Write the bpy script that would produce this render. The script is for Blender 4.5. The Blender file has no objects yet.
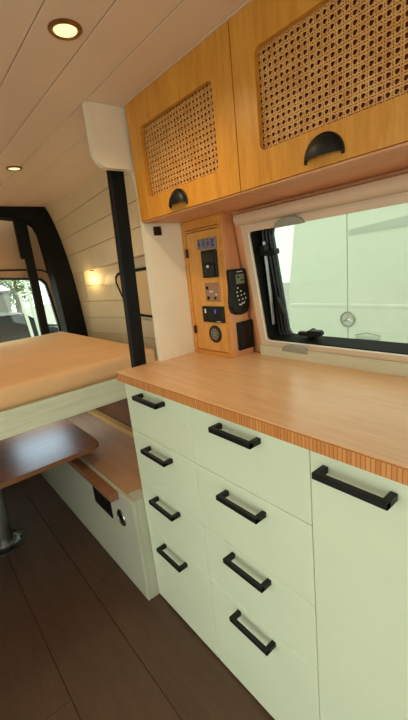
import bpy, bmesh, math, random
from mathutils import Vector, Matrix
random.seed(7)
sc = bpy.context.scene
COL = sc.collection
PI = math.pi

# ------------------------------------------------------------------ materials
def lin(c):
    return tuple(((x/255)/12.92 if x/255 <= .04045 else ((x/255+.055)/1.055)**2.4) for x in c)+(1,)

def mat(name, rgb, rough=.5, metal=0, bump=0, bscale=60, spec=.5, var=0, vscale=8):
    m = bpy.data.materials.new(name); m.use_nodes = True
    nt = m.node_tree; b = nt.nodes['Principled BSDF']
    c = lin(rgb)
    b.inputs['Base Color'].default_value = c
    b.inputs['Roughness'].default_value = rough
    b.inputs['Metallic'].default_value = metal
    b.inputs['Specular IOR Level'].default_value = spec
    tc = nt.nodes.new('ShaderNodeTexCoord')
    n = nt.nodes.new('ShaderNodeTexNoise'); n.inputs['Scale'].default_value = vscale
    n.inputs['Detail'].default_value = 4
    nt.links.new(tc.outputs['Object'], n.inputs['Vector'])
    r = nt.nodes.new('ShaderNodeValToRGB')
    v = var or .04
    r.color_ramp.elements[0].position = .3; r.color_ramp.elements[1].position = .7
    r.color_ramp.elements[0].color = tuple(x*(1-v) for x in c[:3])+(1,)
    r.color_ramp.elements[1].color = tuple(min(1, x*(1+v)) for x in c[:3])+(1,)
    nt.links.new(n.outputs['Fac'], r.inputs['Fac'])
    nt.links.new(r.outputs['Color'], b.inputs['Base Color'])
    if bump:
        n2 = nt.nodes.new('ShaderNodeTexNoise'); n2.inputs['Scale'].default_value = bscale
        nt.links.new(tc.outputs['Object'], n2.inputs['Vector'])
        bp = nt.nodes.new('ShaderNodeBump'); bp.inputs['Strength'].default_value = bump
        bp.inputs['Distance'].default_value = .01
        nt.links.new(n2.outputs['Fac'], bp.inputs['Height'])
        nt.links.new(bp.outputs['Normal'], b.inputs['Normal'])
    return m

def wood(name, dark, light, stretch=(2, 30, 30), rough=.4, scale=1.6, fine=.35):
    """stretch: small along the grain"""
    m = bpy.data.materials.new(name); m.use_nodes = True
    nt = m.node_tree; b = nt.nodes['Principled BSDF']; L = nt.links.new
    tc = nt.nodes.new('ShaderNodeTexCoord')
    mp = nt.nodes.new('ShaderNodeMapping'); mp.inputs['Scale'].default_value = stretch
    L(tc.outputs['Object'], mp.inputs['Vector'])
    n = nt.nodes.new('ShaderNodeTexNoise'); n.inputs['Scale'].default_value = scale
    n.inputs['Detail'].default_value = 6; n.inputs['Roughness'].default_value = .6
    n.inputs['Distortion'].default_value = .6
    L(mp.outputs['Vector'], n.inputs['Vector'])
    mp2 = nt.nodes.new('ShaderNodeMapping'); mp2.inputs['Scale'].default_value = tuple(s*5 for s in stretch)
    L(tc.outputs['Object'], mp2.inputs['Vector'])
    n2 = nt.nodes.new('ShaderNodeTexNoise'); n2.inputs['Scale'].default_value = scale*1.7
    L(mp2.outputs['Vector'], n2.inputs['Vector'])
    mx = nt.nodes.new('ShaderNodeMix'); mx.inputs['Factor'].default_value = fine
    L(n.outputs['Fac'], mx.inputs[2]); L(n2.outputs['Fac'], mx.inputs[3])
    r = nt.nodes.new('ShaderNodeValToRGB')
    r.color_ramp.elements[0].position = .32; r.color_ramp.elements[1].position = .68
    r.color_ramp.elements[0].color = lin(dark); r.color_ramp.elements[1].color = lin(light)
    L(mx.outputs[0], r.inputs['Fac']); L(r.outputs['Color'], b.inputs['Base Color'])
    b.inputs['Roughness'].default_value = rough
    bp = nt.nodes.new('ShaderNodeBump'); bp.inputs['Strength'].default_value = .08; bp.inputs['Distance'].default_value = .004
    L(n2.outputs['Fac'], bp.inputs['Height']); L(bp.outputs['Normal'], b.inputs['Normal'])
    return m

def emis(name, rgb, s):
    m = bpy.data.materials.new(name); m.use_nodes = True
    b = m.node_tree.nodes['Principled BSDF']
    b.inputs['Base Color'].default_value = lin(rgb)
    b.inputs['Emission Color'].default_value = lin(rgb)
    b.inputs['Emission Strength'].default_value = s
    return m

def glass(name, tint, gloss=.06, haze=.0):
    m = bpy.data.materials.new(name); m.use_nodes = True
    nt = m.node_tree; nt.nodes.clear(); L = nt.links.new
    out = nt.nodes.new('ShaderNodeOutputMaterial')
    t = nt.nodes.new('ShaderNodeBsdfTransparent'); t.inputs[0].default_value = tint+(1,)
    g = nt.nodes.new('ShaderNodeBsdfGlossy'); g.inputs['Roughness'].default_value = .03
    mx = nt.nodes.new('ShaderNodeMixShader'); mx.inputs[0].default_value = gloss
    L(t.outputs[0], mx.inputs[1]); L(g.outputs[0], mx.inputs[2])
    d = nt.nodes.new('ShaderNodeBsdfTranslucent'); d.inputs[0].default_value = (.9, .95, .88, 1)
    n = nt.nodes.new('ShaderNodeTexNoise'); n.inputs['Scale'].default_value = 5
    mr = nt.nodes.new('ShaderNodeMath'); mr.operation = 'MULTIPLY'; mr.inputs[1].default_value = haze*2
    L(n.outputs['Fac'], mr.inputs[0])
    mx2 = nt.nodes.new('ShaderNodeMixShader'); L(mr.outputs[0], mx2.inputs[0])
    L(mx.outputs[0], mx2.inputs[1]); L(d.outputs[0], mx2.inputs[2])
    L(mx2.outputs[0], out.inputs[0])
    return m

M = {}
M['cab'] = mat('painted_cabinet', (218, 226, 200), .42, var=.02, bump=.03, bscale=120)
M['edge'] = mat('painted_carcass', (200, 206, 182), .5)
M['black'] = mat('black_powder_coat', (13, 16, 17), .45, spec=.35)
M['blackm'] = mat('matte_black', (7, 8, 9), .7, spec=.25)
M['rubber'] = mat('black_rubber', (17, 19, 22), .33)
M['ceil'] = mat('ceiling_paint', (238, 214, 192), .45, var=.02)
M['wallp'] = mat('cladding_paint', (226, 210, 178), .5, var=.03)
M['part'] = mat('partition_laminate', (240, 228, 206), .5, bump=.03, bscale=200)
M['oak'] = wood('golden_oak', (196, 128, 40), (222, 158, 66), (20, 20, 2.2), .38)
M['oakh'] = wood('golden_oak_horizontal', (190, 122, 48), (216, 152, 72), (2.2, 20, 20), .42)
M['panel'] = wood('birch_panel', (200, 136, 62), (222, 164, 88), (14, 14, 2), .4)
M['panels'] = wood('birch_panel_side', (206, 140, 92), (226, 164, 116), (14, 14, 2), .45)
M['soff'] = wood('plywood_soffit', (208, 142, 96), (226, 164, 116), (2, 20, 20), .5)
M['counter'] = wood('bamboo_top', (222, 172, 124), (238, 196, 154), (1.5, 26, 26), .27, fine=.5)
M['lid'] = wood('stained_lid', (168, 126, 94), (188, 146, 114), (2, 18, 18), .5)
M['backr'] = wood('dark_backrest', (104, 56, 24), (126, 74, 36), (2, 18, 18), .6)
M['lip'] = wood('stained_lip', (124, 80, 54), (148, 100, 68), (2, 18, 18), .45)
M['batten'] = wood('pale_batten', (196, 140, 74), (214, 160, 92), (2, 18, 18), .5)
M['table'] = wood('walnut_table', (108, 68, 42), (132, 88, 56), (18, 2, 18), .38)
M['bedboard'] = wood('limewashed_board', (198, 204, 178), (224, 227, 202), (24, 1.6, 24), .55)
M['benchp'] = mat('bench_paint', (184, 184, 166), .5, var=.04, vscale=5)
M['matt'] = mat('fitted_sheet', (232, 186, 136), .85, bump=.25, bscale=260, var=.05, vscale=6)
M['cane'] = wood('cane_webbing', (208, 142, 70), (242, 190, 120), (20, 20, 20), .4)
M['caneb'] = mat('cabinet_inside', (112, 52, 26), .7)
M['frame'] = mat('window_frame_plastic', (214, 188, 162), .42)
M['frame2'] = mat('window_sill_plastic', (206, 202, 176), .42)
M['chrome'] = mat('chrome', (210, 210, 205), .18, metal=1)
M['steel'] = mat('brushed_aluminium', (150, 152, 150), .35, metal=1, var=.1, vscale=40)
M['bronze'] = mat('bronze_plate', (158, 122, 98), .35, metal=.2)
M['greycatch'] = mat('grey_catch', (150, 148, 136), .4)
M['lcd'] = mat('lcd_glass', (128, 138, 118), .2)
M['softprint'] = mat('soft_print', (150, 146, 132), .5)
M['whiteprint'] = mat('white_print', (220, 222, 218), .5)
M['blueled'] = emis('blue_led', (60, 80, 190), .35)
M['rockerf'] = mat('pale_rocker', (122, 116, 140), .4)
M['navy'] = mat('navy_mark', (16, 18, 60), .4)
M['dial'] = mat('dial_grey', (96, 92, 80), .3)
M['hinge'] = mat('dark_hinge', (40, 26, 18), .4, metal=.4)
M['doorpan'] = mat('rear_door_panel', (214, 178, 140), .6, var=.03)
M['strap'] = mat('black_rail', (8, 10, 11), .6, spec=.25)
M['trimring'] = mat('bronze_ring', (150, 104, 50), .3, metal=.8)
M['lens'] = emis('led_lens', (246, 244, 178), .85)
M['vanw'] = mat('white_van_paint', (232, 238, 226), .35, var=.015)
M['vang'] = mat('van_grey_trim', (196, 204, 194), .5)
M['seam'] = mat('van_seam', (60, 66, 60), .7)
M['asph'] = mat('asphalt', (150, 150, 144), .9, var=.15, vscale=3, bump=.3)
M['leaf'] = mat('tree_leaf', (96, 120, 62), .7, var=.4, vscale=3)
M['bark'] = mat('tree_bark', (80, 66, 50), .9, bump=.5, bscale=30)
M['carp'] = mat('dark_car_paint', (20, 23, 25), .4, spec=.3)
M['carg'] = mat('car_window', (26, 32, 34), .2, spec=.3)
M['tyre'] = mat('car_tyre', (22, 22, 22), .8)
M['shed'] = mat('grey_shed_wall', (98, 96, 92), .8)
M['shedr'] = mat('shed_roof', (206, 206, 200), .7)
M['gatew'] = mat('gate_paint', (176, 184, 172), .5)
M['whitem'] = mat('white_metal', (230, 234, 226), .4)
M['redl'] = mat('red_lens', (190, 30, 24), .3)
M['cover'] = mat('window_cover_fabric', (222, 196, 156), .85, bump=.2, bscale=200)
M['glass'] = glass('acrylic_pane', (.67, .715, .67), .03, .03)
M['glass2'] = glass('door_glass', (.9, .95, .92), .04)

def bamboo_edge():
    m = bpy.data.materials.new('bamboo_edge'); m.use_nodes = True
    nt = m.node_tree; b = nt.nodes['Principled BSDF']; L = nt.links.new
    tc = nt.nodes.new('ShaderNodeTexCoord')
    br = nt.nodes.new('ShaderNodeTexBrick')
    br.inputs['Color1'].default_value = lin((218, 150, 84)); br.inputs['Color2'].default_value = lin((196, 124, 62))
    br.inputs['Mortar'].default_value = lin((166, 98, 48))
    br.inputs['Scale'].default_value = 1
    br.inputs['Mortar Size'].default_value = .0009
    br.inputs['Brick Width'].default_value = .008; br.inputs['Row Height'].default_value = .027
    br.offset = .5
    mp = nt.nodes.new('ShaderNodeMapping'); mp.inputs['Rotation'].default_value = (PI/2, 0, 0)
    L(tc.outputs['Object'], mp.inputs['Vector']); L(mp.outputs['Vector'], br.inputs['Vector'])
    L(br.outputs['Color'], b.inputs['Base Color']); b.inputs['Roughness'].default_value = .45
    return m
M['bedge'] = bamboo_edge()

# ------------------------------------------------------------------ mesh helpers (all in world coordinates)
def box(bm, x0, x1, y0, y1, z0, z1, bev=0, seg=2):
    vs = [bm.verts.new((x, y, z)) for x in (x0, x1) for y in (y0, y1) for z in (z0, z1)]
    f = [(0, 1, 3, 2), (4, 6, 7, 5), (0, 4, 5, 1), (2, 3, 7, 6), (0, 2, 6, 4), (1, 5, 7, 3)]
    fs = [bm.faces.new([vs[i] for i in q]) for q in f]
    if bev:
        es = list({e for q in fs for e in q.edges})
        bmesh.ops.bevel(bm, geom=es, offset=bev, segments=seg, affect='EDGES', profile=.5)
    return bm

def hexa(bm, pts):
    """8 points: bottom loop of 4 then top loop of 4"""
    v = [bm.verts.new(p) for p in pts]
    for q in ((3, 2, 1, 0), (4, 5, 6, 7), (0, 1, 5, 4), (1, 2, 6, 5), (2, 3, 7, 6), (3, 0, 4, 7)):
        bm.faces.new([v[i] for i in q])
    return bm

def prism(bm, loops, fn, d0, d1):
    """polygon (first loop) with holes (others) in 2-D, extruded from depth d0 to d1 through fn(u, v, d)"""
    for_d = []
    if len(loops) == 1:
        n = len(loops[0])
        a = [bm.verts.new(fn(u, v, d0)) for u, v in loops[0]]
        b = [bm.verts.new(fn(u, v, d1)) for u, v in loops[0]]
        bm.faces.new(a); bm.faces.new(list(reversed(b)))
        for i in range(n):
            bm.faces.new((a[i], b[i], b[(i+1) % n], a[(i+1) % n]))
        return bm
    rings = []
    for d in (d0, d1):
        edges = []; rr = []
        for lp in loops:
            vs = [bm.verts.new(fn(u, v, d)) for u, v in lp]; rr.append(vs)
            edges += [bm.edges.new((vs[i], vs[(i+1) % len(vs)])) for i in range(len(vs))]
        bmesh.ops.triangle_fill(bm, edges=edges, use_beauty=True)
        rings.append(rr)
    for ra, rb in zip(*rings):
        n = len(ra)
        for i in range(n):
            bm.faces.new((ra[i], rb[i], rb[(i+1) % n], ra[(i+1) % n]))
    return bm

def rrect(x0, x1, y0, y1, r, n=6):
    pts = []
    for cx, cy, a0 in ((x1-r, y1-r, 0), (x0+r, y1-r, PI/2), (x0+r, y0+r, PI), (x1-r, y0+r, 1.5*PI)):
        for i in range(n+1):
            a = a0+PI/2*i/n
            pts.append((cx+r*math.cos(a), cy+r*math.sin(a)))
    return pts

def rect(x0, x1, y0, y1):
    return [(x0, y0), (x1, y0), (x1, y1), (x0, y1)]

def circ(cx, cy, r, n=32):
    return [(cx+r*math.cos(2*PI*i/n), cy+r*math.sin(2*PI*i/n)) for i in range(n)]

def tube(bm, pts, r, n=8, closed=False, flat=None):
    pts = [Vector(p) for p in pts]; rings = []
    N = len(pts); prev = None
    for i, p in enumerate(pts):
        a = pts[(i-1) % N] if (closed or i > 0) else p
        b = pts[(i+1) % N] if (closed or i < N-1) else p
        t = (b-a).normalized()
        if prev is None:
            up = Vector((0, 0, 1)) if abs(t.z) < .9 else Vector((1, 0, 0))
            u = t.cross(up).normalized()
        else:
            u = (prev-t*prev.dot(t)).normalized()
        prev = u; w = t.cross(u)
        rr = r[i] if isinstance(r, (list, tuple)) else r
        rings.append([bm.verts.new(p+u*rr*math.cos(2*PI*k/n)+w*rr*(flat or 1)*math.sin(2*PI*k/n)) for k in range(n)])
    for i in range(N if closed else N-1):
        A, B = rings[i], rings[(i+1) % N]
        for k in range(n):
            bm.faces.new((A[k], A[(k+1) % n], B[(k+1) % n], B[k]))
    if not closed:
        bm.faces.new(list(reversed(rings[0]))); bm.faces.new(rings[-1])
    return bm

def lathe(bm, prof, c, axis='z', n=32):
    """prof: (radius, height) pairs; axis z or -y (height towards -y)"""
    c = Vector(c); rings = []
    for r, h in prof:
        ring = []
        for k in range(n):
            a = 2*PI*k/n
            if axis == 'z':
                p = c+Vector((r*math.cos(a), r*math.sin(a), h))
            else:
                p = c+Vector((r*math.cos(a), -h, r*math.sin(a)))
            ring.append(bm.verts.new(p))
        rings.append(ring)
    for A, B in zip(rings, rings[1:]):
        for k in range(n):
            bm.faces.new((A[k], A[(k+1) % n], B[(k+1) % n], B[k]))
    bm.faces.new(list(reversed(rings[0]))); bm.faces.new(rings[-1])
    return bm

def NB():
    return bmesh.new()

def link(name, bm, m, parent=None, root=None, smooth=False):
    """root: location of the thing this mesh belongs to"""
    rl = Vector(root) if root is not None else Vector((0, 0, 0))
    bmesh.ops.recalc_face_normals(bm, faces=bm.faces)
    me = bpy.data.meshes.new(name)
    if rl.length:
        bmesh.ops.translate(bm, verts=bm.verts, vec=-rl)
    bm.to_mesh(me); bm.free()
    me.materials.append(m)
    if smooth:
        for p in me.polygons: p.use_smooth = True
        me.set_sharp_from_angle(angle=math.radians(38))
    o = bpy.data.objects.new(name, me); COL.objects.link(o)
    if parent is not None:
        o.parent = parent
    elif root is not None:
        o.location = rl
    return o

class Thing:
    def __init__(s, name, label, cat, loc, group=None):
        s.loc = Vector(loc)
        s.o = bpy.data.objects.new(name, None); COL.objects.link(s.o)
        s.o.empty_display_size = .05
        s.o.location = s.loc
        s.o['label'] = label; s.o['category'] = cat
        if group: s.o['group'] = group
    def part(s, name, bm, m, parent=None, smooth=False, label=None):
        o = link(name, bm, m, parent or s.o, s.loc, smooth)
        if label: o['label'] = label
        return o

def single(name, label, cat, bm, m, loc, group=None, smooth=False):
    o = link(name, bm, m, None, loc, smooth)
    o['label'] = label; o['category'] = cat
    if group: o['group'] = group
    return o

def struct(name, bm, m, parent=None, smooth=False):
    o = link(name, bm, m, parent, None, smooth)
    if parent is None: o['kind'] = 'structure'
    return o

XZ = lambda y0, s=1: (lambda u, v, d: (u, y0+s*d, v))

# ------------------------------------------------------------------ the shell
CEIL = 1.683
# floor: planks along the van, joints every 0.21
def floor_mat():
    m = wood('vinyl_plank', (70, 48, 35), (90, 64, 48), (2.0, 14, 14), .5, fine=.4)
    return m
fm = floor_mat()
b = NB(); box(b, -1.8, 2.6, -1.25, .56, -.05, -.004); fl = struct('floor', b, M['caneb'])
yy = -1.25; k = 0
edges_y = [-1.25, -1.02, -.81, -.60, -.393, -.182, .03, .24, .45, .56]
offs = [.3, .9, .1, .7, .15, .35, .2, .8, .5]
b = NB()
for i in range(len(edges_y)-1):
    x = -1.8
    first = offs[i]
    while x < 2.6:
        x1 = min(2.6, x+(first if x == -1.8 else 1.22))
        box(b, x+.0009, x1-.0009, edges_y[i]+.0012, edges_y[i+1]-.0012, -.012, 0, .001, 1)
        x = x1
struct('planks', b, fm, fl)

# ceiling planks along the van
b = NB(); box(b, -1.62, 2.6, -1.25, .60, CEIL+.012, CEIL+.05); ce = struct('ceiling', b, M['ceil'])
LIGHTS = [(.286, -.137), (-.701, .001)]
b = NB()
edges_c = [-1.25+.0]; 
y = -.087
ys = [y-.107*i for i in range(11, 0, -1)]+[y+.107*i for i in range(0, 7)]
for i in range(len(ys)-1):
    y0, y1 = ys[i]+.0011, ys[i+1]-.0011
    box(b, -1.62, 2.6, y0, y1, CEIL, CEIL+.012, .0012, 1)
struct('planks', b, M['ceil'], ce)

# right-hand wall beside the bed: curved in towards the roof, planked, with a recess
WALLP = [(.0, .525), (.45, .522), (.82, .516), (1.08, .502), (1.25, .486), (1.38, .469), (1.5, .446), (1.613, .418), (1.70, .388)]
def wy(z):
    for (z0, y0), (z1, y1) in zip(WALLP, WALLP[1:]):
        if z <= z1: return y0+(y1-y0)*(z-z0)/(z1-z0)
    return WALLP[-1][1]
def slope(x): return .055*(x+1.1)
b = NB()
NXL, NXR, NZB, NZT = -1.40, -.06, .60, 1.262
def wall_strip(b, x0, x1, z0, z1, off=0, tilt=True, g=.0016):
    n = max(1, int((x1-x0)/.2)); t = .012
    for i in range(n):
        xa, xb = x0+(x1-x0)*i/n, x0+(x1-x0)*(i+1)/n
        P = []
        for dy in (0, t):
            for (x, z) in ((xa, z0), (xb, z0), (xb, z1), (xa, z1)):
                zz = z+(slope(x) if tilt else 0)
                zz += g if z == z0 else -g
                P.append((x, wy(zz)+off+dy, zz))
        hexa(b, P)
# backing skin behind the planks
bb = NB()
zs = [-.02]+[z for z, _ in WALLP[1:]]
for za, zb_ in zip(zs, zs[1:]):
    if zb_ <= .5 or za >= 1.38:
        hexa(bb, [(-1.75, wy(za)+.012, za), (.0, wy(za)+.012, za), (.0, wy(za)+.10, za), (-1.75, wy(za)+.10, za),
                  (-1.75, wy(zb_)+.012, zb_), (.0, wy(zb_)+.012, zb_), (.0, wy(zb_)+.10, zb_), (-1.75, wy(zb_)+.10, zb_)])
    else:
        hexa(bb, [(-1.75, wy(za)+.075, za), (.0, wy(za)+.075, za), (.0, wy(za)+.12, za), (-1.75, wy(za)+.12, za),
                  (-1.75, wy(zb_)+.075, zb_), (.0, wy(zb_)+.075, zb_), (.0, wy(zb_)+.12, zb_), (-1.75, wy(zb_)+.12, zb_)])
wr = struct('wall_right', bb, M['wallp'])
# planks above the recess
for z0, z1 in ((NZT, 1.385), (1.385, 1.493), (1.493, 1.60), (1.60, 1.72)):
    wall_strip(b, -1.75, .0, z0, z1)
for z0, z1 in ((-.05, .2), (.2, .4), (.4, NZB)):
    wall_strip(b, -1.75, .0, z0, z1, tilt=False)
# left of the recess
for z0, z1 in ((NZB, .72), (.72, .83), (.83, .94), (.94, 1.05), (1.05, 1.155), (1.155, NZT)):
    zm0, zm1 = z0, z1
    xe0 = -1.455+.11*(z0-.8)/.46; xe1 = -1.455+.11*(z1-.8)/.46
    P = []
    for dy in (0, .014):
        for (x, z) in ((-1.75, z0+.0016), (xe0, z0+.0016), (xe1, z1-.0016), (-1.75, z1-.0016)):
            zz = z+(slope(x) if z1 == NZT and z > 1.2 else 0)
            P.append((x, wy(zz)+dy, zz))
    hexa(b, P)
    # slanted reveal into the recess
    P = []
    for d in (0, .012):
        P += [(xe0, wy(z0)+.0+d, z0+.0016), (-1.17, wy(z0)+.062+d, z0+.0016), (-1.12, wy(z1)+.062+d, z1-.0016), (xe1, wy(z1)+d, z1-.0016)]
    hexa(b, P)
    hexa(b, [(-1.18, wy(z0)+.062, z0+.0016), (.0, wy(z0)+.062, z0+.0016), (.0, wy(z1)+.062, z1-.0016), (-1.13, wy(z1)+.062, z1-.0016),
             (-1.18, wy(z0)+.074, z0+.0016), (.0, wy(z0)+.074, z0+.0016), (.0, wy(z1)+.074, z1-.0016), (-1.13, wy(z1)+.074, z1-.0016)])
# top of the recess up to the tilted plank edge
n = 6
for i in range(n):
    xa, xb = -1.42+1.42*i/n, -1.42+1.42*(i+1)/n
    za, zb_ = NZT+slope(xa), NZT+slope(xb)
    hexa(b, [(xa, wy(za), za), (xb, wy(zb_), zb_), (xb, wy(zb_)+.075, zb_), (xa, wy(za)+.075, za),
             (xa, wy(za), za+.02), (xb, wy(zb_), zb_+.02), (xb, wy(zb_)+.075, zb_+.02), (xa, wy(za)+.075, za+.02)])
hexa(b, [(-1.2, wy(1.25)+.062, 1.15), (.0, wy(1.25)+.062, 1.15), (.0, wy(1.25)+.08, 1.15), (-1.2, wy(1.25)+.08, 1.15),
         (-1.2, wy(1.25)+.062, 1.35), (.0, wy(1.25)+.062, 1.35), (.0, wy(1.25)+.08, 1.35), (-1.2, wy(1.25)+.08, 1.35)])
struct('cladding', b, M['wallp'], wr)

# kitchen wall with the window hole (leans in towards the roof)
K = .15; KL = math.sqrt(1+K*K)
UPV = Vector((0, -K/KL, 1/KL)); NV = Vector((0, -1/KL, -K/KL)); W0 = Vector((0, .413, .9))
def wp(x, v, d=0):
    """point on the leaning window wall: along x, v up the wall, d out into the room"""
    return W0+Vector((x, 0, 0))+UPV*v+NV*d
WX0, WX1, WV0, WV1 = .288, 1.08, .053, .40
b = NB()
prism(b, [rect(-.0, 2.6, -.93, .82), rrect(WX0-.004, WX1+.004, WV0-.004, WV1+.004, .02)], wp, 0, -.03)
struct('wall_kitchen', b, M['panels'])

# the far side (behind the camera's left): wall with the open sliding door, cab end
b = NB()
box(b, -1.75, .1, -1.27, -1.23, -.02, 1.74)
box(b, .1, 1.7, -1.27, -1.23, 1.6, 1.74)
box(b, 1.7, 2.6, -1.27, -1.23, -.02, 1.74)
struct('wall_left', b, M['wallp'])
b = NB()
prism(b, [rect(-1.27, .6, -.02, 1.74), rrect(-1.12, .42, .72, 1.52, .08)], lambda u, v, d: (2.6+d, u, v), 0, .04)
struct('wall_front', b, M['wallp'])

# ------------------------------------------------------------------ rear doors
def px(x0):
    return lambda u, v, d: (x0+d, u, v)
inner = [(-1.0, .2), (-1.0, 1.62), (.106, 1.621), (.266, 1.603), (.31, 1.57), (.33, 1.52), (.341, 1.40), (.348, 1.30), (.361, 1.208), (.368, 1.05), (.374, .866), (.38, .2)]
outer = [(-1.25, -.02), (-1.25, 1.70), (.30, 1.70), (.385, 1.683), (.420, 1.613), (.452, 1.49), (.475, 1.378), (.492, 1.23), (.503, 1.081), (.516, .818), (.53, -.02)]
b = NB(); prism(b, [outer, inner], px(-1.55), 0, -.11)
struct('trim_1', b, M['blackm'])
b = NB()
gl = rrect(-.95, .352, .70, 1.262, .07)
glp = [(-.95, .74), (-.95, 1.285), (.02, 1.272), (.25, 1.246), (.325, 1.235), (.352, 1.205), (.366, 1.10), (.384, .90), (.388, .74)]
prism(b, [[(-1.25, 0), (.56, 0), (.56, 1.74), (-1.25, 1.74)], glp], px(-1.72), 0, -.05)
rd = struct('door_1', b, M['doorpan'])
b = NB()
trim = [(-1.0, 1.322), (.075, 1.314), (.26, 1.300), (.335, 1.292), (.375, 1.270), (.402, 1.230), (.415, 1.13), (.424, 1.03), (.436, .80)]
tube(b, [(-1.714, y, z) for y, z in trim], .006, 8)
struct('seal', b, M['rubber'], rd, True)
b = NB()
cen = Vector((0, -.3, 1.0))
gin = [(y-.013 if y > 0 else y+.013, z-.013 if z > 1.0 else z+.013) for y, z in glp]
prism(b, [glp, gin], px(-1.712), 0, -.03)
w2 = struct('window_2', b, M['rubber'])
b = NB(); prism(b, [gin], px(-1.735), 0, .004)
struct('pane', b, M['glass2'], w2)

# ------------------------------------------------------------------ ceiling lights
labs = ['round recessed ceiling downlight nearest the overhead cabinets', 'small round recessed ceiling downlight farther back above the bed']
for (lx, ly), lab in zip(LIGHTS, labs):
    t = Thing('ceiling_light', lab, 'ceiling light', (lx, ly, CEIL), 'recessed ceiling downlights')
    b = NB(); prof = [(.021, 0.001), (.0215, -.003), (.027, -.004), (.0315, -.002), (.032, .001)]
    rings = []
    lathe(b, [(.0325, .001), (.0325, -.002), (.029, -.005), (.025, -.005), (.0225, -.001)], (lx, ly, CEIL))
    t.part('ring', b, M['trimring'], smooth=True)
    b = NB(); lathe(b, [(.0222, -.0002), (.0222, -.0032), (.012, -.0040)], (lx, ly, CEIL)); t.part('lens', b, M['lens'], smooth=True)

# ------------------------------------------------------------------ base cabinets
ZT, Z1, Z2, Z3, ZB = .8701, .6965, .5002, .3216, .006
XA, XB, XC, XD = .0, .3471, .7164, .935
def bar_handle(xc, z, L=.132):
    b = NB(); h = L/2; s = .0066
    box(b, xc-h, xc+h, -.0345, -.0235, z-s, z+s, .0012, 1)
    for sx in (-1, 1):
        xe = xc+sx*h
        box(b, min(xe, xe-sx*.012), max(xe, xe-sx*.012), -.0345+.0002, .0, z-s+.0001, z+s-.0001, .001, 1)
    return b
def carcass(x0, x1):
    b = NB()
    box(b, x0+.0008, x0+.016, .0195, .385, .06, .866)
    box(b, x1-.016, x1-.0008, .0195, .385, .06, .866)
    box(b, x0+.016, x1-.016, .372, .385, .06, .866)
    box(b, x0+.016, x1-.016, .0195, .372, .06, .075)
    box(b, x0+.016, x1-.016, .0195, .372, .852, .866)
    return b
def plinth(x0, x1):
    b = NB(); box(b, x0+.002, x1-.002, .045, .36, 0, .06); return b
def front(x0, x1, z0, z1):
    b = NB(); box(b, x0+.0007, x1-.0007, 0, .0185, z0+.0007, z1-.0007, .0026, 3); return b
def drawer_cab(x0, x1, hx, label):
    t = Thing('drawer_cabinet', label, 'drawer cabinet', ((x0+x1)/2, .2, 0), 'drawer units in the kitchen run')
    t.part('carcass', carcass(x0, x1), M['edge']); t.part('plinth', plinth(x0, x1), M['blackm'])
    for (za, zb_), hz in zip(((Z1, ZT), (Z2, Z1), (Z3, Z2), (ZB, Z3)), (.842, .6625, .4785, .2915)):
        d = t.part('drawer', front(x0, x1, za, zb_), M['cab'])
        t.part('handle', bar_handle(hx, hz), M['black'], d, label='matte black bar handle')
drawer_cab(XA, XB, .1715, 'pale sage four-drawer cabinet under the counter beside the bed bench')
drawer_cab(XB, XC, .5315, 'pale sage four-drawer cabinet between the other drawers and the tall door')
t = Thing('pull_out_cabinet', 'pale sage kitchen cabinet with one full-height door and black bar handle', 'cabinet', ((XC+XD)/2, .2, 0))
t.part('carcass', carcass(XC, XD), M['edge']); t.part('plinth', plinth(XC, XD), M['blackm'])
d = t.part('door', front(XC, XD, ZB, ZT), M['cab'])
t.part('handle', bar_handle(.810, .836), M['black'], d, label='matte black bar handle')
t = Thing('countertop', 'long bamboo kitchen worktop with striped edge above the drawers', 'countertop', (.6, .2, .87))
b = NB(); box(b, -.018, 1.3, -.0136, .396, .8705, .90, .0015, 1); t.part('slab', b, M['counter'])
b = NB(); box(b, -.0178, 1.3, -.0150, -.0134, .8715, .8985); t.part('edge_band', b, M['bedge'], label='striped bamboo end-grain edge')

# ------------------------------------------------------------------ partition with the curved bracket
prof = [(.385, .9005), (.1475, .9005), (.150, 1.1), (.154, 1.44), (.152, 1.475), (.146, 1.497), (.137, 1.508), (.122, 1.513), (.060, 1.513),
        (.044, 1.517), (.031, 1.527), (.022, 1.541), (.018, 1.558), (.018, 1.682), (.335, 1.682), (.355, 1.40)]
b = NB(); prism(b, [prof], lambda u, v, d: (d, u, v), -.012, .012)
t = Thing('partition_panel', 'cream upright end panel with rounded ceiling bracket beside the bed', 'partition', (0, .26, .9005))
bmesh.ops.recalc_face_normals(b, faces=b.faces)
o = t.part('panel', b, M['part'])
b = NB(); box(b, .0122, .0175, .182, .212, 1.318, 1.346, .002, 1)
t.part('switch', b, M['hinge'], label='small dark square switch')

# black lift rails
t = Thing('bed_lift_rail', 'black vertical bed rail hanging below the white bracket at the counter end', 'rail', (-.045, .09, .427), 'bed lift rails')
b = NB(); hexa(b, [(-.062, .050, .4265), (-.034, .050, .4265), (-.034, .098, .4265), (-.062, .098, .4265),
                   (-.062, .088, 1.60), (-.034, .088, 1.60), (-.034, .136, 1.60), (-.062, .136, 1.60)])
bmesh.ops.bevel(b, geom=list(b.edges), offset=.003, segments=1, affect='EDGES')
t.part('post', b, M['strap'])
b = NB(); box(b, -.064, -.0125, .084, .14, 1.585, 1.675, .002, 1); t.part('top_clamp', b, M['strap'])
t = Thing('bed_lift_rail', 'black vertical bed rail in front of the rear door window', 'rail', (-1.63, .245, .0), 'bed lift rails')
b = NB(); box(b, -1.645, -1.612, .218, .272, .0, 1.63, .003, 1); t.part('post', b, M['strap'])
b = NB(); box(b, -1.65, -1.608, .196, .268, 1.37, 1.655, .004, 1); t.part('motor_housing', b, M['strap'])

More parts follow.
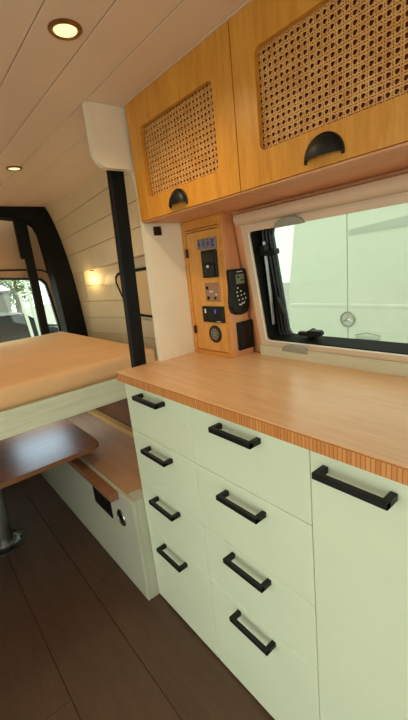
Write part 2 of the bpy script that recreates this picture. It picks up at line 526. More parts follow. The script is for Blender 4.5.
# ------------------------------------------------------------------ bed
t = Thing('lift_bed', 'raised bed platform with pale limewashed front board', 'bed frame', (-.98, -.3, .67))
b = NB(); box(b, -.385, -.362, -1.2, .44, .675, .775, .002, 1); t.part('front_board', b, M['bedboard'])
b = NB(); box(b, -1.54, -.386, -1.2, .37, .715, .732); t.part('platform', b, M['lip'])
b = NB(); box(b, -1.54, -.386, .372, .392, .68, .775); t.part('side_rail', b, M['bedboard'])
b = NB(); box(b, -1.54, -.386, -1.2, -1.18, .68, .716); t.part('side_rail', b, M['bedboard'])
b = NB(); box(b, -.99, -.73, -.23, .03, .7128, .7149, .0008, 1); t.part('added_glow_panel', b, M['whitem'], label='thin white panel added under the platform for the table glow')  # added as a housing for the made-up lamp just below it
b = NB(); box(b, -1.60, -.366, -1.17, .362, .7765, .862, .028, 5)
b2 = b
mt = single('mattress', 'peach coloured mattress in a fitted sheet on the raised bed', 'mattress', b, M['matt'], (-.98, -.4, .733), smooth=True)
# fill between platform and mattress: the hidden foam base
b = NB(); box(b, -1.52, -.39, -1.15, .35, .7325, .784)
fb = link('foam_base', b, M['matt'], mt, (-.98, -.4, .733))

# ------------------------------------------------------------------ bench under the bed
t = Thing('dinette_bench', 'low pale bench box with brown wooden lid under the bed', 'bench', (-.67, .1, 0))
b = NB()
box(b, -1.335, -.0035, -.045, -.029, 0, .4255, .0015, 1)
box(b, -.0195, -.0035, -.029, .30, 0, .4255)
box(b, -1.335, -.0195, .285, .30, 0, .425); box(b, -1.335, -1.319, -.029, .285, 0, .425)
t.part('box', b, M['benchp'])
b = NB(); box(b, -1.33, -.066, -.0285, .32, .412, .4265, .001, 1)
box(b, -.066, -.0195, -.0285, .30, .405, .4248)
t.part('lid', b, M['lid'])
b = NB(); box(b, -1.33, -.108, -.080, -.0455, .396, .4275, .002, 1); t.part('lip', b, M['lip'])
b = NB(); box(b, -.0655, -.0198, -.028, .02, .4249, .4262); t.part('corner_strip', b, M['benchp'])
b = NB(); hexa(b, [(-1.33, .215, .427), (-.02, .232, .427), (-.02, .262, .427), (-1.33, .245, .427),
                   (-1.33, .215, .450), (-.02, .232, .450), (-.02, .262, .450), (-1.33, .245, .450)])
t.part('back_batten', b, M['batten'])
b = NB(); hexa(b, [(-1.33, .250, .427), (-.02, .266, .427), (-.02, .290, .427), (-1.33, .274, .427),
                   (-1.33, .30, .64), (-.02, .316, .64), (-.02, .34, .64), (-1.33, .324, .64)])
t.part('backrest', b, M['backr'], label='dark brown backrest board')
b = NB(); prism(b, [rect(-.372, -.205, .262, .352)], XZ(-.0452, -1), 0, .004); vp = t.part('vent_plate', b, M['blackm'])
b = NB()
for i in range(5):
    box(b, -.362, -.215, -.0515, -.0488, .272+i*.016, .279+i*.016)
t.part('slat', b, M['rubber'], vp)
b = NB(); cx, cz = -.113, .313
lathe(b, [(.034, 0), (.034, .004), (.0305, .007), (.027, .006), (.026, .002)], (cx, -.0452, cz), 'y'); vr = t.part('vent_ring', b, M['chrome'], smooth=True)
b = NB(); lathe(b, [(.0262, .0022), (.0255, .0045), (.018, .0055), (.004, .0055)], (cx, -.0452, cz), 'y'); t.part('vent_disc', b, M['blackm'], vr, smooth=True)
b = NB(); box(b, cx-.004, cx+.022, -.0525, -.0508, cz-.014, cz-.006); t.part('tab', b, M['chrome'], vr)

# ------------------------------------------------------------------ table
t = Thing('dinette_table', 'brown pedestal table tucked under the raised bed', 'table', (-.76, -.40, 0))
b = NB(); prism(b, [rrect(-1.2, -.328, -.86, .012, .05)], lambda u, v, d: (u, v, d), .512, .532)
bmesh.ops.bevel(b, geom=[e for e in b.edges if abs(e.verts[0].co.z-e.verts[1].co.z) < 1e-6], offset=.002, segments=1, affect='EDGES')
t.part('tabletop', b, M['table'])
b = NB(); lathe(b, [(.042, .006), (.042, .40), (.036, .41), (.036, .47)], (-.80, -.378, 0)); t.part('pedestal', b, M['steel'], smooth=True)
b = NB(); lathe(b, [(.095, 0), (.095, .004), (.088, .009), (.055, .012), (.046, .022), (.043, .022)], (-.80, -.378, 0)); fl_ = t.part('base_flange', b, M['steel'], smooth=True)
for k in range(6):
    a = 2*PI*k/6+.2
    b = NB(); lathe(b, [(.007, .008), (.007, .0125), (.003, .0135)], (-.80+.074*math.cos(a), -.378+.074*math.sin(a), 0), n=12); t.part('screw', b, M['blackm'], fl_)
b = NB(); box(b, -.95, -.56, -.45, -.36, .486, .512, .004, 1); lathe(b, [(.05, .43), (.055, .46), (.055, .488)], (-.80, -.378, 0)); box(b, -.66, -.54, -.42, -.24, .475, .495, .004, 1)
t.part('bracket', b, M['blackm'])

# ------------------------------------------------------------------ overhead cabinets
UY, UZ0, UZ1 = .134, 1.3595, 1.6826
def cane(b, x0, x1, z0, z1, yb):
    p = .0135; g = .0021; w = .0011
    def strip(a, c, hw, yo):
        a = Vector((a[0], 0, a[1])); c = Vector((c[0], 0, c[1])); d = (c-a)
        if d.length < 1e-4: return
        n = Vector((-d.z, 0, d.x)).normalized()*hw
        ps = [a-n, c-n, c+n, a+n]
        hexa(b, [(q.x, yb+yo, q.z) for q in ps]+[(q.x, yb+yo-.0007, q.z) for q in ps])
    nx = int((x1-x0)/p)+1; nz = int((z1-z0)/p)+1
    for i in range(nx+1):
        xc = x0+(i)*p
        for s in (-1, 1):
            if x0 < xc+s*g < x1: strip((xc+s*g, z0), (xc+s*g, z1), w, 0)
    for j in range(nz+1):
        zc = z0+j*p
        for s in (-1, 1):
            if z0 < zc+s*g < z1: strip((x0, zc+s*g), (x1, zc+s*g), w, -.0008)
    for sg in (-1, 1):
        # lines (x-x0) + sg*(z-z0) = c, passing midway between holes (hole centres at half pitch)
        lo = 0 if sg > 0 else -(z1-z0)
        hi = (x1-x0)+(z1-z0) if sg > 0 else (x1-x0)
        c = math.ceil(lo/p)*p+p*.5
        while c < hi:
            pts = []
            for zz in (z0, z1):
                xx = x0+c-sg*(zz-z0)
                pts.append((xx, zz))
            (xa, za), (xb, zb_) = pts
            def clip(xq):
                return z0+(c-(xq-x0))*sg
            seg = []
            for xx, zz in pts:
                if xx < x0: xx, zz = x0, clip(x0)
                if xx > x1: xx, zz = x1, clip(x1)
                seg.append((xx, zz))
            if z0-1e-6 <= seg[0][1] <= z1+1e-6 and z0-1e-6 <= seg[1][1] <= z1+1e-6:
                strip(seg[0], seg[1], .0010, -.0016)
            c += p
    return b
def cup_pull(xc, z, y):
    a, h, d = .038, .036, .019; b = NB(); grid = []
    NU, NVv = 20, 8
    for s, off in ((1, 0), (0, .0025)):
        g = []
        for i in range(NU+1):
            u = PI*i/NU; row = []
            for j in range(NVv+1):
                v = PI/2*j/NVv
                row.append(b.verts.new((xc+(a-off)*math.cos(u), y-(d-off)*math.sin(u)**.8*math.sin(v)-.0005, z+(h-off)*math.sin(u)*math.cos(v))))
            g.append(row)
        for i in range(NU):
            for j in range(NVv):
                b.faces.new((g[i][j], g[i+1][j], g[i+1][j+1], g[i][j+1]))
        grid.append(g)
    A, B = grid
    for i in range(NU):
        b.faces.new((A[i][NVv], A[i+1][NVv], B[i+1][NVv], B[i][NVv]))
        b.faces.new((A[i][0], A[i+1][0], B[i+1][0], B[i][0]))
    # flange along the arch and two small feet
    tube(b, [(xc+(a+.001)*math.cos(PI*i/24), y-.0022, z+(h+.001)*math.sin(PI*i/24)) for i in range(25)], .0022, 6)
    for s in (-1, 1):
        box(b, xc+s*a-.003, xc+s*a+.003, y-.005, y-.0003, z-.005, z+.003, .0015, 1)
    return b
def overhead(x0, x1, hole, hx, hz, label):
    t = Thing('overhead_cabinet', label, 'overhead cabinet', ((x0+x1)/2, .25, UZ0), 'overhead cabinets with cane doors')
    b = NB()
    yb = .347
    box(b, x0+.0006, x0+.014, UY+.0130, yb, UZ0, UZ1); box(b, x1-.014, x1-.0006, UY+.0130, yb, UZ0, UZ1)
    box(b, x0+.014, x1-.014, UY+.0130, .318, UZ1-.013, UZ1)
    hexa(b, [(x0+.014, .335, UZ0+.012), (x1-.014, .335, UZ0+.012), (x1-.014, yb, UZ0+.012), (x0+.014, yb, UZ0+.012),
             (x0+.014, .305, UZ1-.013), (x1-.014, .305, UZ1-.013), (x1-.014, .317, UZ1-.013), (x0+.014, .317, UZ1-.013)])
    t.part('carcass', b, M['oakh'])
    b = NB(); box(b, x0+.0008, x1-.0008, UY+.004, .372, UZ0-.0045, UZ0-.0004); t.part('bottom_board', b, M['soff'])
    b = NB(); hx0, hx1, hz0, hz1 = hole
    prism(b, [rect(x0+.001, x1-.001, UZ0+.0005, UZ1), rrect(hx0, hx1, hz0, hz1, .014)], XZ(UY), 0, .012)
    bmesh.ops.recalc_face_normals(b, faces=b.faces)
    d = t.part('door', b, M['oak'])
    b = NB(); cane(b, hx0-.008, hx1+.008, hz0-.008, hz1+.008, UY+.0155); t.part('cane_panel', b, M['cane'], d, label='woven cane webbing')
    b = NB(); box(b, hx0-.0095, hx1+.0095, UY+.0205, UY+.0235, hz0-.0095, hz1+.0095); t.part('backing', b, M['caneb'], d)
    t.part('cup_handle', cup_pull(hx, hz, UY), M['black'], d, smooth=True, label='black cup pull')
overhead(.024, .4637, (.086, .398, 1.418, 1.606), .231, 1.375, 'oak overhead cabinet with cane door next to the white bracket')
overhead(.4641, .99, (.527, .925, 1.424, 1.607), .676, 1.375, 'oak overhead cabinet with cane door above the window')

# ------------------------------------------------------------------ control cabinet on the counter
CY = .295; CX0, CX1 = .0125, .218
t = Thing('control_cabinet', 'upright wooden switch cabinet standing in the counter corner', 'control cabinet', (.115, .33, .9005))
b = NB()
box(b, CX0, .032, CY, CY+.014, .9005, 1.3545, .001, 1)               # left stile
box(b, .196, CX1-.003, CY, CY+.014, .9005, 1.3545, .001, 1)           # right stile
box(b, .032, .196, CY, CY+.014, .9005, .915); box(b, .032, .196, CY, CY+.014, 1.326, 1.3545)
box(b, .030, .196, CY-.003, CY, 1.318, 1.324, .001, 1)
t.part('face_frame', b, M['oakh'])
b = NB()
prism(b, [[(CY+.0142, .9005), (.396, .9005), (.3405, 1.3545), (CY+.0142, 1.3545)]], lambda u, v, d: (d, u, v), CX1-.014, CX1-.0002)
box(b, CX1-.003, CX1, CY, CY+.0142, .9005, 1.3545)
t.part('side_panel', b, M['panels'])
b = NB(); box(b, .0330, .1950, CY+.002, CY+.013, .9165, 1.3165, .0015, 1); d = t.part('door', b, M['panel'])
for hz in (1.252, .988):
    b = NB(); box(b, .0275, .0385, CY-.004, CY+.001, hz-.014, hz+.014, .001, 1); tube(b, [(.0328, CY-.004, hz-.014), (.0328, CY-.004, hz+.014)], .003, 8); t.part('hinge', b, M['hinge'], d)
yf = CY+.0018
# row of four rocker switches with blue marks
for i in range(4):
    xs = .106+i*.0235
    b = NB(); box(b, xs-.0105, xs+.0105, yf-.006, yf, 1.258, 1.290, .002, 1); s = t.part('rocker_switch', b, M['rockerf'], d)
    b = NB()
    if i < 3:
        tube(b, [(xs+.0045*math.cos(a*PI/6), yf-.0062, 1.274+.0062*math.sin(a*PI/6)) for a in range(12)], .0013, 6, True)
        box(b, xs-.0012, xs+.0012, yf-.0075, yf-.006, 1.284, 1.2885)
    else:
        box(b, xs-.005, xs+.005, yf-.0072, yf-.006, 1.281, 1.284); box(b, xs-.005, xs-.002, yf-.0072, yf-.006, 1.266, 1.284); box(b, xs-.005, xs+.005, yf-.0072, yf-.006, 1.264, 1.267)
    t.part('mark', b, M['navy'], s)
# black isolator
b = NB(); box(b, .112, .185, yf-.009, yf, 1.167, 1.254, .003, 2); s = t.part('isolator_switch', b, M['black'], d)
b = NB(); box(b, .122, .175, yf-.0105, yf-.0088, 1.215, 1.246, .0008, 1); box(b, .124, .173, yf-.013, yf-.0088, 1.176, 1.206, .0015, 1); t.part('rocker', b, M['rubber'], s)
b = NB(); lathe(b, [(.0045, .0), (.0045, .003), (.003, .004)], (.148, yf-.0125, 1.203), 'y', 16); t.part('indicator', b, M['whiteprint'], s)
# bronze twin USB plate
b = NB(); box(b, .111, .182, yf-.005, yf, 1.090, 1.150, .002, 1); s = t.part('usb_plate', b, M['bronze'], d)
for xa, xb, za, zb_ in ((.119, .130, 1.129, 1.139), (.121, .132, 1.096, 1.106), (.157, .166, 1.096, 1.105)):
    b = NB(); box(b, xa, xb, yf-.0062, yf-.0048, za, zb_); t.part('port', b, M['blackm'], s)
b = NB(); box(b, .134, .152, yf-.006, yf-.0048, 1.120, 1.124); t.part('marking', b, M['whiteprint'], s)
b = NB(); lathe(b, [(.003, 0), (.003, .002)], (.168, yf-.005, 1.112), 'y', 12); t.part('indicator', b, M['whiteprint'], s)
# black double mains socket
b = NB(); box(b, .087, .1965, yf-.007, yf, 1.018, 1.073, .003, 2); s = t.part('double_socket', b, M['black'], d)
for xs, c in ((.1015, 'w'), (.152, 'b')):
    b = NB(); box(b, xs, xs+.008, yf-.0088, yf-.0066, 1.050, 1.064, .001, 1); t.part('toggle', b, M['whiteprint'] if c == 'w' else M['blueled'], s)
for xs in (.111, .155):
    b = NB(); box(b, xs, xs+.004, yf-.0076, yf-.0066, 1.036, 1.043); box(b, xs-.007, xs-.003, yf-.0076, yf-.0066, 1.026, 1.031); box(b, xs+.007, xs+.011, yf-.0076, yf-.0066, 1.026, 1.031); t.part('pin_hole', b, M['blackm'], s)
b = NB(); box(b, .160, .180, yf-.0075, yf-.0067, 1.0215, 1.0235); t.part('marking', b, M['whiteprint'], s)
# round dial
b = NB(); lathe(b, [(.0295, 0), (.0295, .005), (.026, .008), (.0225, .0075), (.022, .004)], (.140, yf, .978), 'y'); s = t.part('round_dial', b, M['hinge'], d, smooth=True)
b = NB(); lathe(b, [(.0218, .0042), (.0215, .0055), (.002, .0058)], (.140, yf, .978), 'y'); t.part('dial_face', b, M['dial'], s)
b = NB()
for a in range(8):
    an = a*PI/4+.3
    box(b, .140+.016*math.cos(an)-.0014, .140+.016*math.cos(an)+.0014, yf-.0068, yf-.0056, .978+.016*math.sin(an)-.0014, .978+.016*math.sin(an)+.0014)
box(b, .132, .149, yf-.0068, yf-.0056, .981, .984); box(b, .134, .146, yf-.0068, yf-.0056, .973, .9755)
t.part('scale_mark', b, M['softprint'], s)
# black wall socket on the side of the cabinet
b = NB(); prism(b, [rrect(.321, .3925, .922, 1.016, .004)], lambda u, v, dd: (CX1+dd, u, v), 0, .006); s = t.part('side_socket', b, M['black'])
b = NB(); box(b, CX1+.006, CX1+.0072, .333, .380, .932, 1.006, .0005, 1); 
box(b, CX1+.007, CX1+.0078, .341, .345, .978, .988); box(b, CX1+.007, CX1+.0078, .366, .370, .978, .988); box(b, CX1+.007, CX1+.0082, .353, .362, .945, .956)
t.part('socket_insert', b, M['rubber'], s)

# remote controller in its cradle on the cabinet's side
t = Thing('remote_controller', 'black handheld controller with small grey screen hung on the cabinet side', 'remote control', (CX1+.001, .335, 1.041))
out = [(.296, 1.182), (.298, 1.14), (.2965, 1.115), (.292, 1.09), (.2925, 1.066), (.300, 1.052), (.315, 1.0435), (.333, 1.041), (.354, 1.0425), (.368, 1.049), (.3755, 1.062), (.377, 1.085), (.372, 1.11), (.370, 1.14), (.370, 1.181), (.364, 1.186), (.302, 1.187)]
b = NB(); prism(b, [out], lambda u, v, dd: (CX1+dd, u, v), .001, .017)
bmesh.ops.bevel(b, geom=[e for e in b.edges if all(v.co.x > CX1+.016 for v in e.verts)], offset=.005, segments=3, affect='EDGES')
bd = t.part('casing', b, M['black'], smooth=True)
b = NB(); box(b, CX1+.0168, CX1+.0182, .320, .356, 1.140, 1.170, .0005, 1); t.part('screen', b, M['lcd'])
b = NB(); box(b, CX1+.018, CX1+.0188, .325, .334, 1.157, 1.165); box(b, CX1+.018, CX1+.0188, .338, .352, 1.149, 1.153); t.part('screen_digit', b, M['rubber'])
b = NB(); box(b, CX1+.0165, CX1+.0178, .326, .350, 1.1765, 1.179); t.part('marking', b, M['whiteprint'])
for yy, zz in ((.3245, 1.128), (.320, 1.115), (.337, 1.117), (.322, 1.103), (.338, 1.104), (.352, 1.106), (.326, 1.090), (.342, 1.091), (.356, 1.093)):
    b = NB(); box(b, CX1+.0165, CX1+.0186, yy-.0028, yy+.0028, zz-.0022, zz+.0022, .0008, 1); t.part('button', b, M['whiteprint'])
b = NB(); tube(b, [(CX1+.0176, .325+.003*i, 1.073+.0035*math.sin(i*1.6)+.0008*i) for i in range(10)], .0012, 6); t.part('emblem', b, M['whiteprint'])

# ------------------------------------------------------------------ kitchen window
w1 = None
b = NB()
fo = rect(.262, WX1+.028, .004, .43); fi = rrect(WX0, WX1, WV0, WV1, .008)
prism(b, [fo, fi], wp, .0005, .022)
w1 = struct('window_1', b, M['frame'])
# reveal
b = NB(); prism(b, [rrect(WX0-.001, WX1+.001, WV0-.001, WV1+.001, .02), rrect(WX0+.004, WX1-.004, WV0+.003, WV1-.003, .02)], wp, .012, -.052); struct('reveal', b, M['blackm'], w1)
b = NB(); tube(b, [wp(x, v, .021) for x, v in rrect(WX0+.001, WX1-.001, WV0+.001, WV1-.001, .012)], .0022, 6, True); struct('inner_seal', b, M['whitem'], w1, True)
# blind cassette, rounded end
b = NB()
prof = [(0, .418), (.022, .418), (.033, .422), (.040, .432), (.040, .442), (.034, .451), (.022, .4545), (0, .4545)]
v0 = [b.verts.new(wp(.247, .418+(v-.418)*.9+.002, d*.8)) for d, v in prof]; v1 = [b.verts.new(wp(.256, v, d)) for d, v in prof]; v2 = [b.verts.new(wp(WX1+.05, v, d)) for d, v in prof]
for A, B in ((v0, v1), (v1, v2)):
    for i in range(len(prof)-1): b.faces.new((A[i], A[i+1], B[i+1], B[i]))
b.faces.new(v0); b.faces.new(list(reversed(v2)))
struct('blind_cassette', b, M['frame'], w1, True)
b = NB(); prism(b, [rect(WX0-.003, WX1, .397, .4135)], wp, .012, .028); struct('blind_bar', b, M['frame'], w1)
# bottom sill rail
b = NB(); prism(b, [rect(.262, WX1+.028, -.008, .0385)], wp, .0225, .034)
bmesh.ops.bevel(b, geom=list(b.edges), offset=.003, segments=2, affect='EDGES'); struct('sill_rail', b, M['frame2'], w1)
# catches on the blind rails
for (x, v) in ((.405, .040), (.445, .405)):
    b = NB(); prism(b, [[(x-.05, v-.010), (x+.05, v-.010), (x+.042, v+.004), (x+.02, v+.012), (x-.02, v+.012), (x-.042, v+.004)]], wp, .024, .037)
    bmesh.ops.bevel(b, geom=list(b.edges), offset=.002, segments=1, affect='EDGES'); struct('catch', b, M['greycatch'], w1)
# opening sash: ridged black rim and acrylic pane
PX0, PX1, PV0, PV1 = .329, 1.03, .047, .402
wps = lambda x, v, d=0: wp(x, v, d-.010*(.402-v)/.344)
b = NB(); prism(b, [rrect(WX0-.02, WX1+.02, WV0-.03, WV1+.03, .03), rrect(PX0, PX1, PV0, PV1, .032, 10)], wps, -.034, -.046)
sash = struct('sash', b, M['rubber'], w1)
b = NB()
for off, dd, r in ((.004, -.030, .0042), (.015, -.028, .005), (.027, -.026, .0045)):
    tube(b, [wps(x, v, dd) for x, v in rrect(PX0-off, PX1+off, PV0-off*.45, PV1+off*.45, .03+off*.4, 10)], r, 8, True)
struct('ridge', b, M['rubber'], sash, True)
b = NB(); prism(b, [rrect(PX0-.01, PX1+.01, PV0-.01, PV1+.01, .03)], wps, -.040, -.043); struct('pane', b, M['glass'], sash)
# latches and stay arm
def latch(x, v, ang, k=1, name='latch'):
    b = NB(); c, s = math.cos(ang), math.sin(ang)
    R = lambda u, w, d: wps(x+k*(c*u-s*w), v+k*(s*u+c*w), d)
    prism(b, [rrect(-.042, .030, -.006, .006, .005)], R, -.024, -.012)
    prism(b, [rrect(.012, .05, -.001, .015, .006)], R, -.016, -.002)
    prism(b, [circ(.006, .004, .011, 16)], R, -.03, -.004)
    prism(b, [rrect(-.012, .016, -.02, .002, .004)], R, -.03, -.016)
    bmesh.ops.bevel(b, geom=list(b.edges), offset=.0012, segments=1, affect='EDGES')
    l = struct(name, b, M['black'], sash)
    return l
latch(.425, .070, .02)
latch(.330, .160, -1.2, .72)
b = NB(); tube(b, [wp(.300, .10, -.012), wp(.305, .20, -.014), wp(.309, .36, -.018)], .006, 8); struct('stay_arm', b, M['steel'], sash, True)
b = NB(); prism(b, [rrect(.293, .352, .318, .334, .004)], wp, -.03, -.008); prism(b, [rrect(.297, .32, .328, .35, .004)], wp, -.03, -.004); struct('stay_pivot', b, M['black'], sash)

# ------------------------------------------------------------------ window cover in the recess, piped in black
CYo = .0535
zc = lambda z: wy(z)+.062
outl = [(-1.005, 1.158), (-.995, 1.19), (-.965, 1.207), (-.92, 1.213), (-.35, 1.232), (-.30, 1.222), (-.28, 1.19), (-.28, 1.02), (-.30, .975), (-.35, .955), (-.87, .972), (-.905, .983), (-.93, 1.01), (-.97, 1.08)]
t = Thing('window_cover', 'padded beige window cover with black piping in the lit recess', 'window cover', (-.68, zc(.955), .955))
b = NB(); va = [b.verts.new((x, zc(z)-.022, z)) for x, z in outl]; vb = [b.verts.new((x, zc(z)-.001, z)) for x, z in outl]
b.faces.new(va); b.faces.new(list(reversed(vb)))
for i in range(len(outl)): b.faces.new((va[i], vb[i], vb[(i+1) % len(outl)], va[(i+1) % len(outl)]))
t.part('padding', b, M['cover'])
b = NB(); tube(b, [(x, zc(z)-.020, z) for x, z in outl], .0085, 8, True); t.part('piping', b, M['blackm'], smooth=True)
# warm puck light under the recess top
t = Thing('recess_light', 'small warm puck light at the top corner of the wall recess', 'light', (-1.27, .535, 1.25))
zt_ = NZT+slope(-1.27)
b = NB(); lathe(b, [(.02, 0), (.02, -.006), (.016, -.008)], (-1.27, wy(zt_)+.03, zt_-.0005)); t.part('casing', b, M['trimring'], smooth=True)
b = NB(); lathe(b, [(.014, -.008), (.013, -.0095)], (-1.27, wy(zt_)+.03, zt_-.0005)); t.part('lens', b, M['lens'])

# ------------------------------------------------------------------ outside
GZ = -.55
b = NB(); box(b, -30, 12, -14, 20, GZ-.1, GZ); struct('ground', b, M['asph'])

# white van parked beyond the kitchen window, its rear doors facing us
VY = 3.0; VX0, VX1, SX = -1.69, -.17, -.930
t = Thing('parked_van', 'white panel van parked outside the window, rear doors with round star emblem', 'van', (SX, 4.5, GZ))
b = NB()
prof = [(VX0+.02, GZ+.30), (VX0, .0), (VX0+.005, .8), (VX0+.09, 1.50), (VX0+.14, 1.66), (VX0+.24, 1.74), (SX, 1.78),
        (VX1-.24, 1.74), (VX1-.14, 1.66), (VX1-.09, 1.50), (VX1-.005, .8), (VX1, .0), (VX1-.02, GZ+.30)]
prism(b, [prof], lambda u, v, d: (u, d, v), VY+.03, VY+4.2)
bmesh.ops.bevel(b, geom=[e for e in b.edges if all(abs(v.co.y-VY-.03) < 1e-4 for v in e.verts)], offset=.04, segments=3, affect='EDGES')
t.part('body', b, M['vanw'])
b = NB(); box(b, SX-.02, SX+.02, VY+.012, VY+.06, -.1, 1.62); t.part('door_seam', b, M['seam'])
for s in (-1, 1):
    b = NB()
    if s < 0: dp = [(VX0+.035, -.12), (SX-.0045, -.12), (SX-.0045, 1.60), (VX0+.16, 1.60), (VX0+.035, .8)]
    else: dp = [(SX+.0045, -.12), (VX1-.035, -.12), (VX1-.035, .8), (VX1-.16, 1.60), (SX+.0045, 1.60)]
    prism(b, [dp], XZ(VY), 0, .035)
    d = t.part('rear_door', b, M['vanw'])
    b = NB()
    xa, xb = (VX0+.05, SX-.01) if s < 0 else (SX+.01, VX1-.05)
    hexa(b, [(xa, VY-.004, .640), (xb, VY-.004, .640), (xb, VY, .632), (xa, VY, .632), (xa, VY-.004, .664), (xb, VY-.004, .664), (xb, VY, .676), (xa, VY, .676)])
    t.part('moulding', b, M['whitem'], d)
b = NB(); prism(b, [[(SX+.02, 1.33), (VX1-.1, 1.345), (VX1-.11, 1.44), (SX+.02, 1.385)]], XZ(VY, -1), 0, .004); t.part('top_strip', b, M['vang'])
b = NB(); prism(b, [rrect(-.845, -.585, .292, .358, .01)], XZ(VY, -1), 0, .012); pr = t.part('handle_recess', b, M['vang'])
b = NB(); tube(b, [(-.84, VY-.012, .362), (-.72, VY-.02, .392), (-.59, VY-.012, .368)], .005, 8); box(b, -.83, -.60, VY-.014, VY-.011, .318, .330); t.part('handle_bar', b, M['greycatch'], pr)
# round emblem: ring with a three-pointed star
ec = (SX+.002, .517); er = .073
b = NB(); tube(b, [(ec[0]+er*math.cos(2*PI*i/40), VY-.012, ec[1]+er*math.sin(2*PI*i/40)) for i in range(40)], .0075, 8, True)
em = t.part('emblem_ring', b, M['steel'], smooth=True)
b = NB(); lathe(b, [(er-.004, 0), (er-.004, .006)], (ec[0], VY, ec[1]), 'y', 40); t.part('emblem_disc', b, M['vang'], em)
b = NB()
for k in range(3):
    a = PI/2+k*2*PI/3
    tip = Vector((math.cos(a), 0, math.sin(a)))*er; side = Vector((-math.sin(a), 0, math.cos(a)))*.017
    c0 = Vector((ec[0], VY-.009, ec[1]))
    back = Vector((0, .003, 0)); ridge = Vector((0, -.010, 0))
    vts = [b.verts.new(p) for p in (c0+back-side, c0+tip+back, c0+back+side, c0+ridge, c0+back-tip*.14)]
    b.faces.new((vts[0], vts[1], vts[3])); b.faces.new((vts[1], vts[2], vts[3])); b.faces.new((vts[2], vts[4], vts[3])); b.faces.new((vts[4], vts[0], vts[3])); b.faces.new((vts[0], vts[4], vts[2], vts[1]))
t.part('emblem_star', b, M['chrome'], em)
b = NB(); box(b, VX0+.01, VX1-.01, VY-.06, VY+.03, -.36, -.14, .02, 2); t.part('bumper', b, M['vang'])
for sx in (VX0+.12, VX1-.12):
    b = NB(); lathe2 = [Vector((sx, 0, 0))]
    cw = Vector((sx, VY+.75, GZ+.27))
    rings = []
    for xo, r in ((-.09, .2), (-.09, .25), (-.06, .27), (.06, .27), (.09, .25), (.09, .2)):
        rings.append([b.verts.new((cw.x+xo, cw.y+r*math.cos(2*PI*k/28), cw.z+r*math.sin(2*PI*k/28))) for k in range(28)])
    for A, B in zip(rings, rings[1:]):
        for k in range(28): b.faces.new((A[k], A[(k+1) % 28], B[(k+1) % 28], B[k]))
    b.faces.new(list(reversed(rings[0]))); b.faces.new(rings[-1])
    t.part('wheel', b, M['tyre'])

# dark car seen through the rear door window
cx0, cy0 = -5.0, 1.15
t = Thing('parked_car', 'dark car parked outside behind the rear door window', 'car', (cx0-1.4, cy0, GZ))
L_ = lambda u, v, d: (cx0-u, cy0+d, GZ+v)
side = [(0, .28), (.0, .62), (.12, .78), (.95, .90), (1.45, 1.28), (2.6, 1.32), (3.1, .92), (3.3, .86), (3.35, .3)]
b = NB(); prism(b, [side], L_, -.66, .66)
bmesh.ops.bevel(b, geom=list(b.edges), offset=.05, segments=2, affect='EDGES'); t.part('body', b, M['carp'], smooth=True)
b = NB(); hexa(b, [(cx0-.96, cy0-.56, GZ+.93), (cx0-.96, cy0+.56, GZ+.93), (cx0-1.42, cy0+.48, GZ+1.26), (cx0-1.42, cy0-.48, GZ+1.26),
                   (cx0-.94, cy0-.56, GZ+.95), (cx0-.94, cy0+.56, GZ+.95), (cx0-1.40, cy0+.48, GZ+1.28), (cx0-1.40, cy0-.48, GZ+1.28)]); t.part('windscreen', b, M['carg'])
b = NB(); box(b, cx0-.02, cx0+.03, cy0-.36, cy0+.36, GZ+.42, GZ+.60, .01, 1); g = t.part('grille', b, M['tyre'])
b = NB()
for i in range(4): box(b, cx0+.028, cx0+.036, cy0-.34, cy0+.34, GZ+.44+i*.045, GZ+.452+i*.045)
t.part('bar', b, M['chrome'], g)
for s in (-1, 1):
    b = NB(); box(b, cx0-.06, cx0+.03, cy0+s*.5-.12, cy0+s*.5+.12, GZ+.50, GZ+.64, .02, 2); t.part('headlight', b, M['whitem'])
    b = NB(); box(b, cx0-1.1, cx0-1.0, cy0+s*.72-.06, cy0+s*.72+.06, GZ+.90, GZ+1.0, .02, 1); t.part('mirror', b, M['carp'])
    for u in (.55, 2.65):
        b = NB(); rings = []
        for yo, r in ((-.08, .2), (-.08, .25), (.08, .25), (.08, .2)):
            rings.append([b.verts.new((cx0-u+r*math.cos(2*PI*k/24), cy0+s*.62+yo, GZ+.25+r*math.sin(2*PI*k/24))) for k in range(24)])
        for A, B in zip(rings, rings[1:]):
            for k in range(24): b.faces.new((A[k], A[(k+1) % 24], B[(k+1) % 24], B[k]))
        b.faces.new(list(reversed(rings[0]))); b.faces.new(rings[-1])
        w = t.part('wheel', b, M['tyre'])
t.o.rotation_euler = (0, 0, PI/2)
# white tubular gate frame just behind the van
t = Thing('metal_gate', 'white tubular gate frame standing outside the rear door', 'gate', (-3.5, .62, GZ))
b = NB(); tube(b, [(-3.5, .725, GZ), (-3.5, .585, 1.13)], .018, 10); t.part('post', b, M['gatew'], smooth=True)
b = NB(); tube(b, [(-3.5, .800, GZ), (-3.5, .665, 1.30)], .018, 10); t.part('post', b, M['gatew'], smooth=True)
b = NB(); tube(b, [(-3.5, .592, 1.08), (-3.5, .672, 1.10)], .012, 10); t.part('rail', b, M['gatew'], smooth=True)
b = NB(); tube(b, [(-3.5, .645, .55), (-3.5, .735, .57)], .012, 10); t.part('rail', b, M['gatew'], smooth=True)
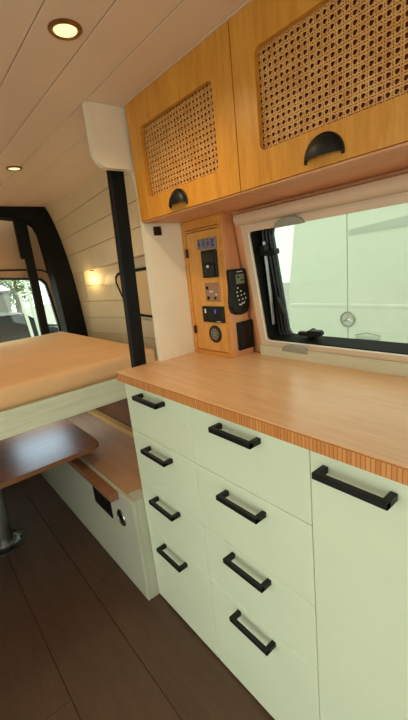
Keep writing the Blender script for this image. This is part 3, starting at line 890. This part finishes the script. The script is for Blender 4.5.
# grey shed and tree
t = Thing('shed', 'small grey shed with pale roof far beyond the parked car', 'shed', (-12, 1.2, GZ))
b = NB(); box(b, -13.2, -11, .6, 2.1, GZ, 1.08); t.part('wall', b, M['shed'])
b = NB(); hexa(b, [(-13.3, .5, 1.08), (-10.9, .5, 1.08), (-10.9, 2.17, 1.08), (-13.3, 2.17, 1.08), (-12.4, .5, 1.24), (-11.8, .5, 1.24), (-11.8, 2.17, 1.24), (-12.4, 2.17, 1.24)]); t.part('roof', b, M['shedr'])
def tree(x, y, h, r, label, n=700):
    t = Thing('tree', label, 'tree', (x, y, GZ))
    b = NB(); tube(b, [(x, y, GZ), (x+.05, y+.04, GZ+h*.35), (x-.04, y+.1, GZ+h*.75)], [.12, .09, .04], 10)
    for k in range(5):
        a = k*1.3; tube(b, [(x, y, GZ+h*(.3+.06*k)), (x+math.cos(a)*r*.6, y+math.sin(a)*r*.6, GZ+h*(.5+.07*k))], [.05, .015], 6)
    t.part('trunk', b, M['bark'], smooth=True)
    b = NB()
    cl = [(x+random.uniform(-.6, .6)*r, y+random.uniform(-.6, .6)*r, GZ+h*random.uniform(.42, .85), r*random.uniform(.35, .55)) for _ in range(12)]
    for i in range(n):
        c = random.choice(cl)
        d = Vector((random.gauss(0, 1), random.gauss(0, 1), random.gauss(0, 1))).normalized()*c[3]*random.uniform(.6, 1)
        p = Vector(c[:3])+d; s = random.uniform(.05, .09)
        u = Vector((random.gauss(0, 1), random.gauss(0, 1), random.gauss(0, 1))).normalized(); w = u.cross(Vector((random.random(), random.random(), 1))).normalized()
        vs = [b.verts.new(p+u*s), b.verts.new(p+w*s*.5), b.verts.new(p-u*s), b.verts.new(p-w*s*.5+Vector((0, 0, .01)))]
        b.faces.new(vs)
    t.part('foliage', b, M['leaf'])
tree(-14.6, 3.1, 2.9, 1.0, 'leafy green tree standing behind the grey shed', 1600)

# ------------------------------------------------------------------ light
w = bpy.data.worlds.new('World'); sc.world = w; w.use_nodes = True
nt = w.node_tree; bg = nt.nodes['Background']
bg.inputs['Color'].default_value = (.93, 1.0, .87, 1); bg.inputs['Strength'].default_value = 1.9
def lamp(name, typ, loc, e, col, rot=(0, 0, 0), **kw):
    l = bpy.data.lights.new(name, typ); l.energy = e; l.color = col
    for k_, v_ in kw.items(): setattr(l, k_, v_)
    o = bpy.data.objects.new(name, l); COL.objects.link(o); o.location = loc; o.rotation_euler = rot
    return o
warm = (1, .74, .42)
for i, (lx, ly) in enumerate(LIGHTS):
    lamp('downlight_beam', 'SPOT', (lx, ly, CEIL-.012), 5, warm, spot_size=2.6, spot_blend=.8, shadow_soft_size=.02)
lamp('recess_beam', 'POINT', (-1.27, wy(1.2)-.016, 1.185), .36, (1, .72, .30), shadow_soft_size=.02)
lamp('added_table_glow', 'AREA', (-.86, -.10, .712), 1.5, (.62, .86, 1), size=.24)  # added fill lamp for the bluish glow on the tabletop, real source unknown
lamp('sun', 'SUN', (0, 0, 5), 3.0, (1, .97, .88), (0, math.radians(40), 0), angle=.05)

# ------------------------------------------------------------------ camera
p = dict(cx=1.0961, cy=-.5214, cz=1.2111, yaw=.9028, pitch=-.2491, roll=-.1084, f=373.8123)
f = Vector((-math.sin(p['yaw'])*math.cos(p['pitch']), math.cos(p['yaw'])*math.cos(p['pitch']), math.sin(p['pitch'])))
r = f.cross(Vector((0, 0, 1))).normalized(); u = r.cross(f)
c_, s_ = math.cos(p['roll']), math.sin(p['roll'])
R_ = c_*r+s_*u; U_ = -s_*r+c_*u
cam = bpy.data.cameras.new('Camera'); co = bpy.data.objects.new('Camera', cam); COL.objects.link(co)
mtx = Matrix((R_, U_, -f)).transposed().to_4x4(); mtx.translation = Vector((p['cx'], p['cy'], p['cz']))
co.matrix_world = mtx
cam.sensor_fit = 'VERTICAL'; cam.sensor_height = 24; cam.lens = p['f']*24/720
cam.clip_start = .02; cam.clip_end = 100
sc.camera = co
vs = sc.view_settings
vs.view_transform = 'Standard'; vs.look = 'None'; vs.gamma = 1; vs.exposure = 0.45; vs.use_curve_mapping = False
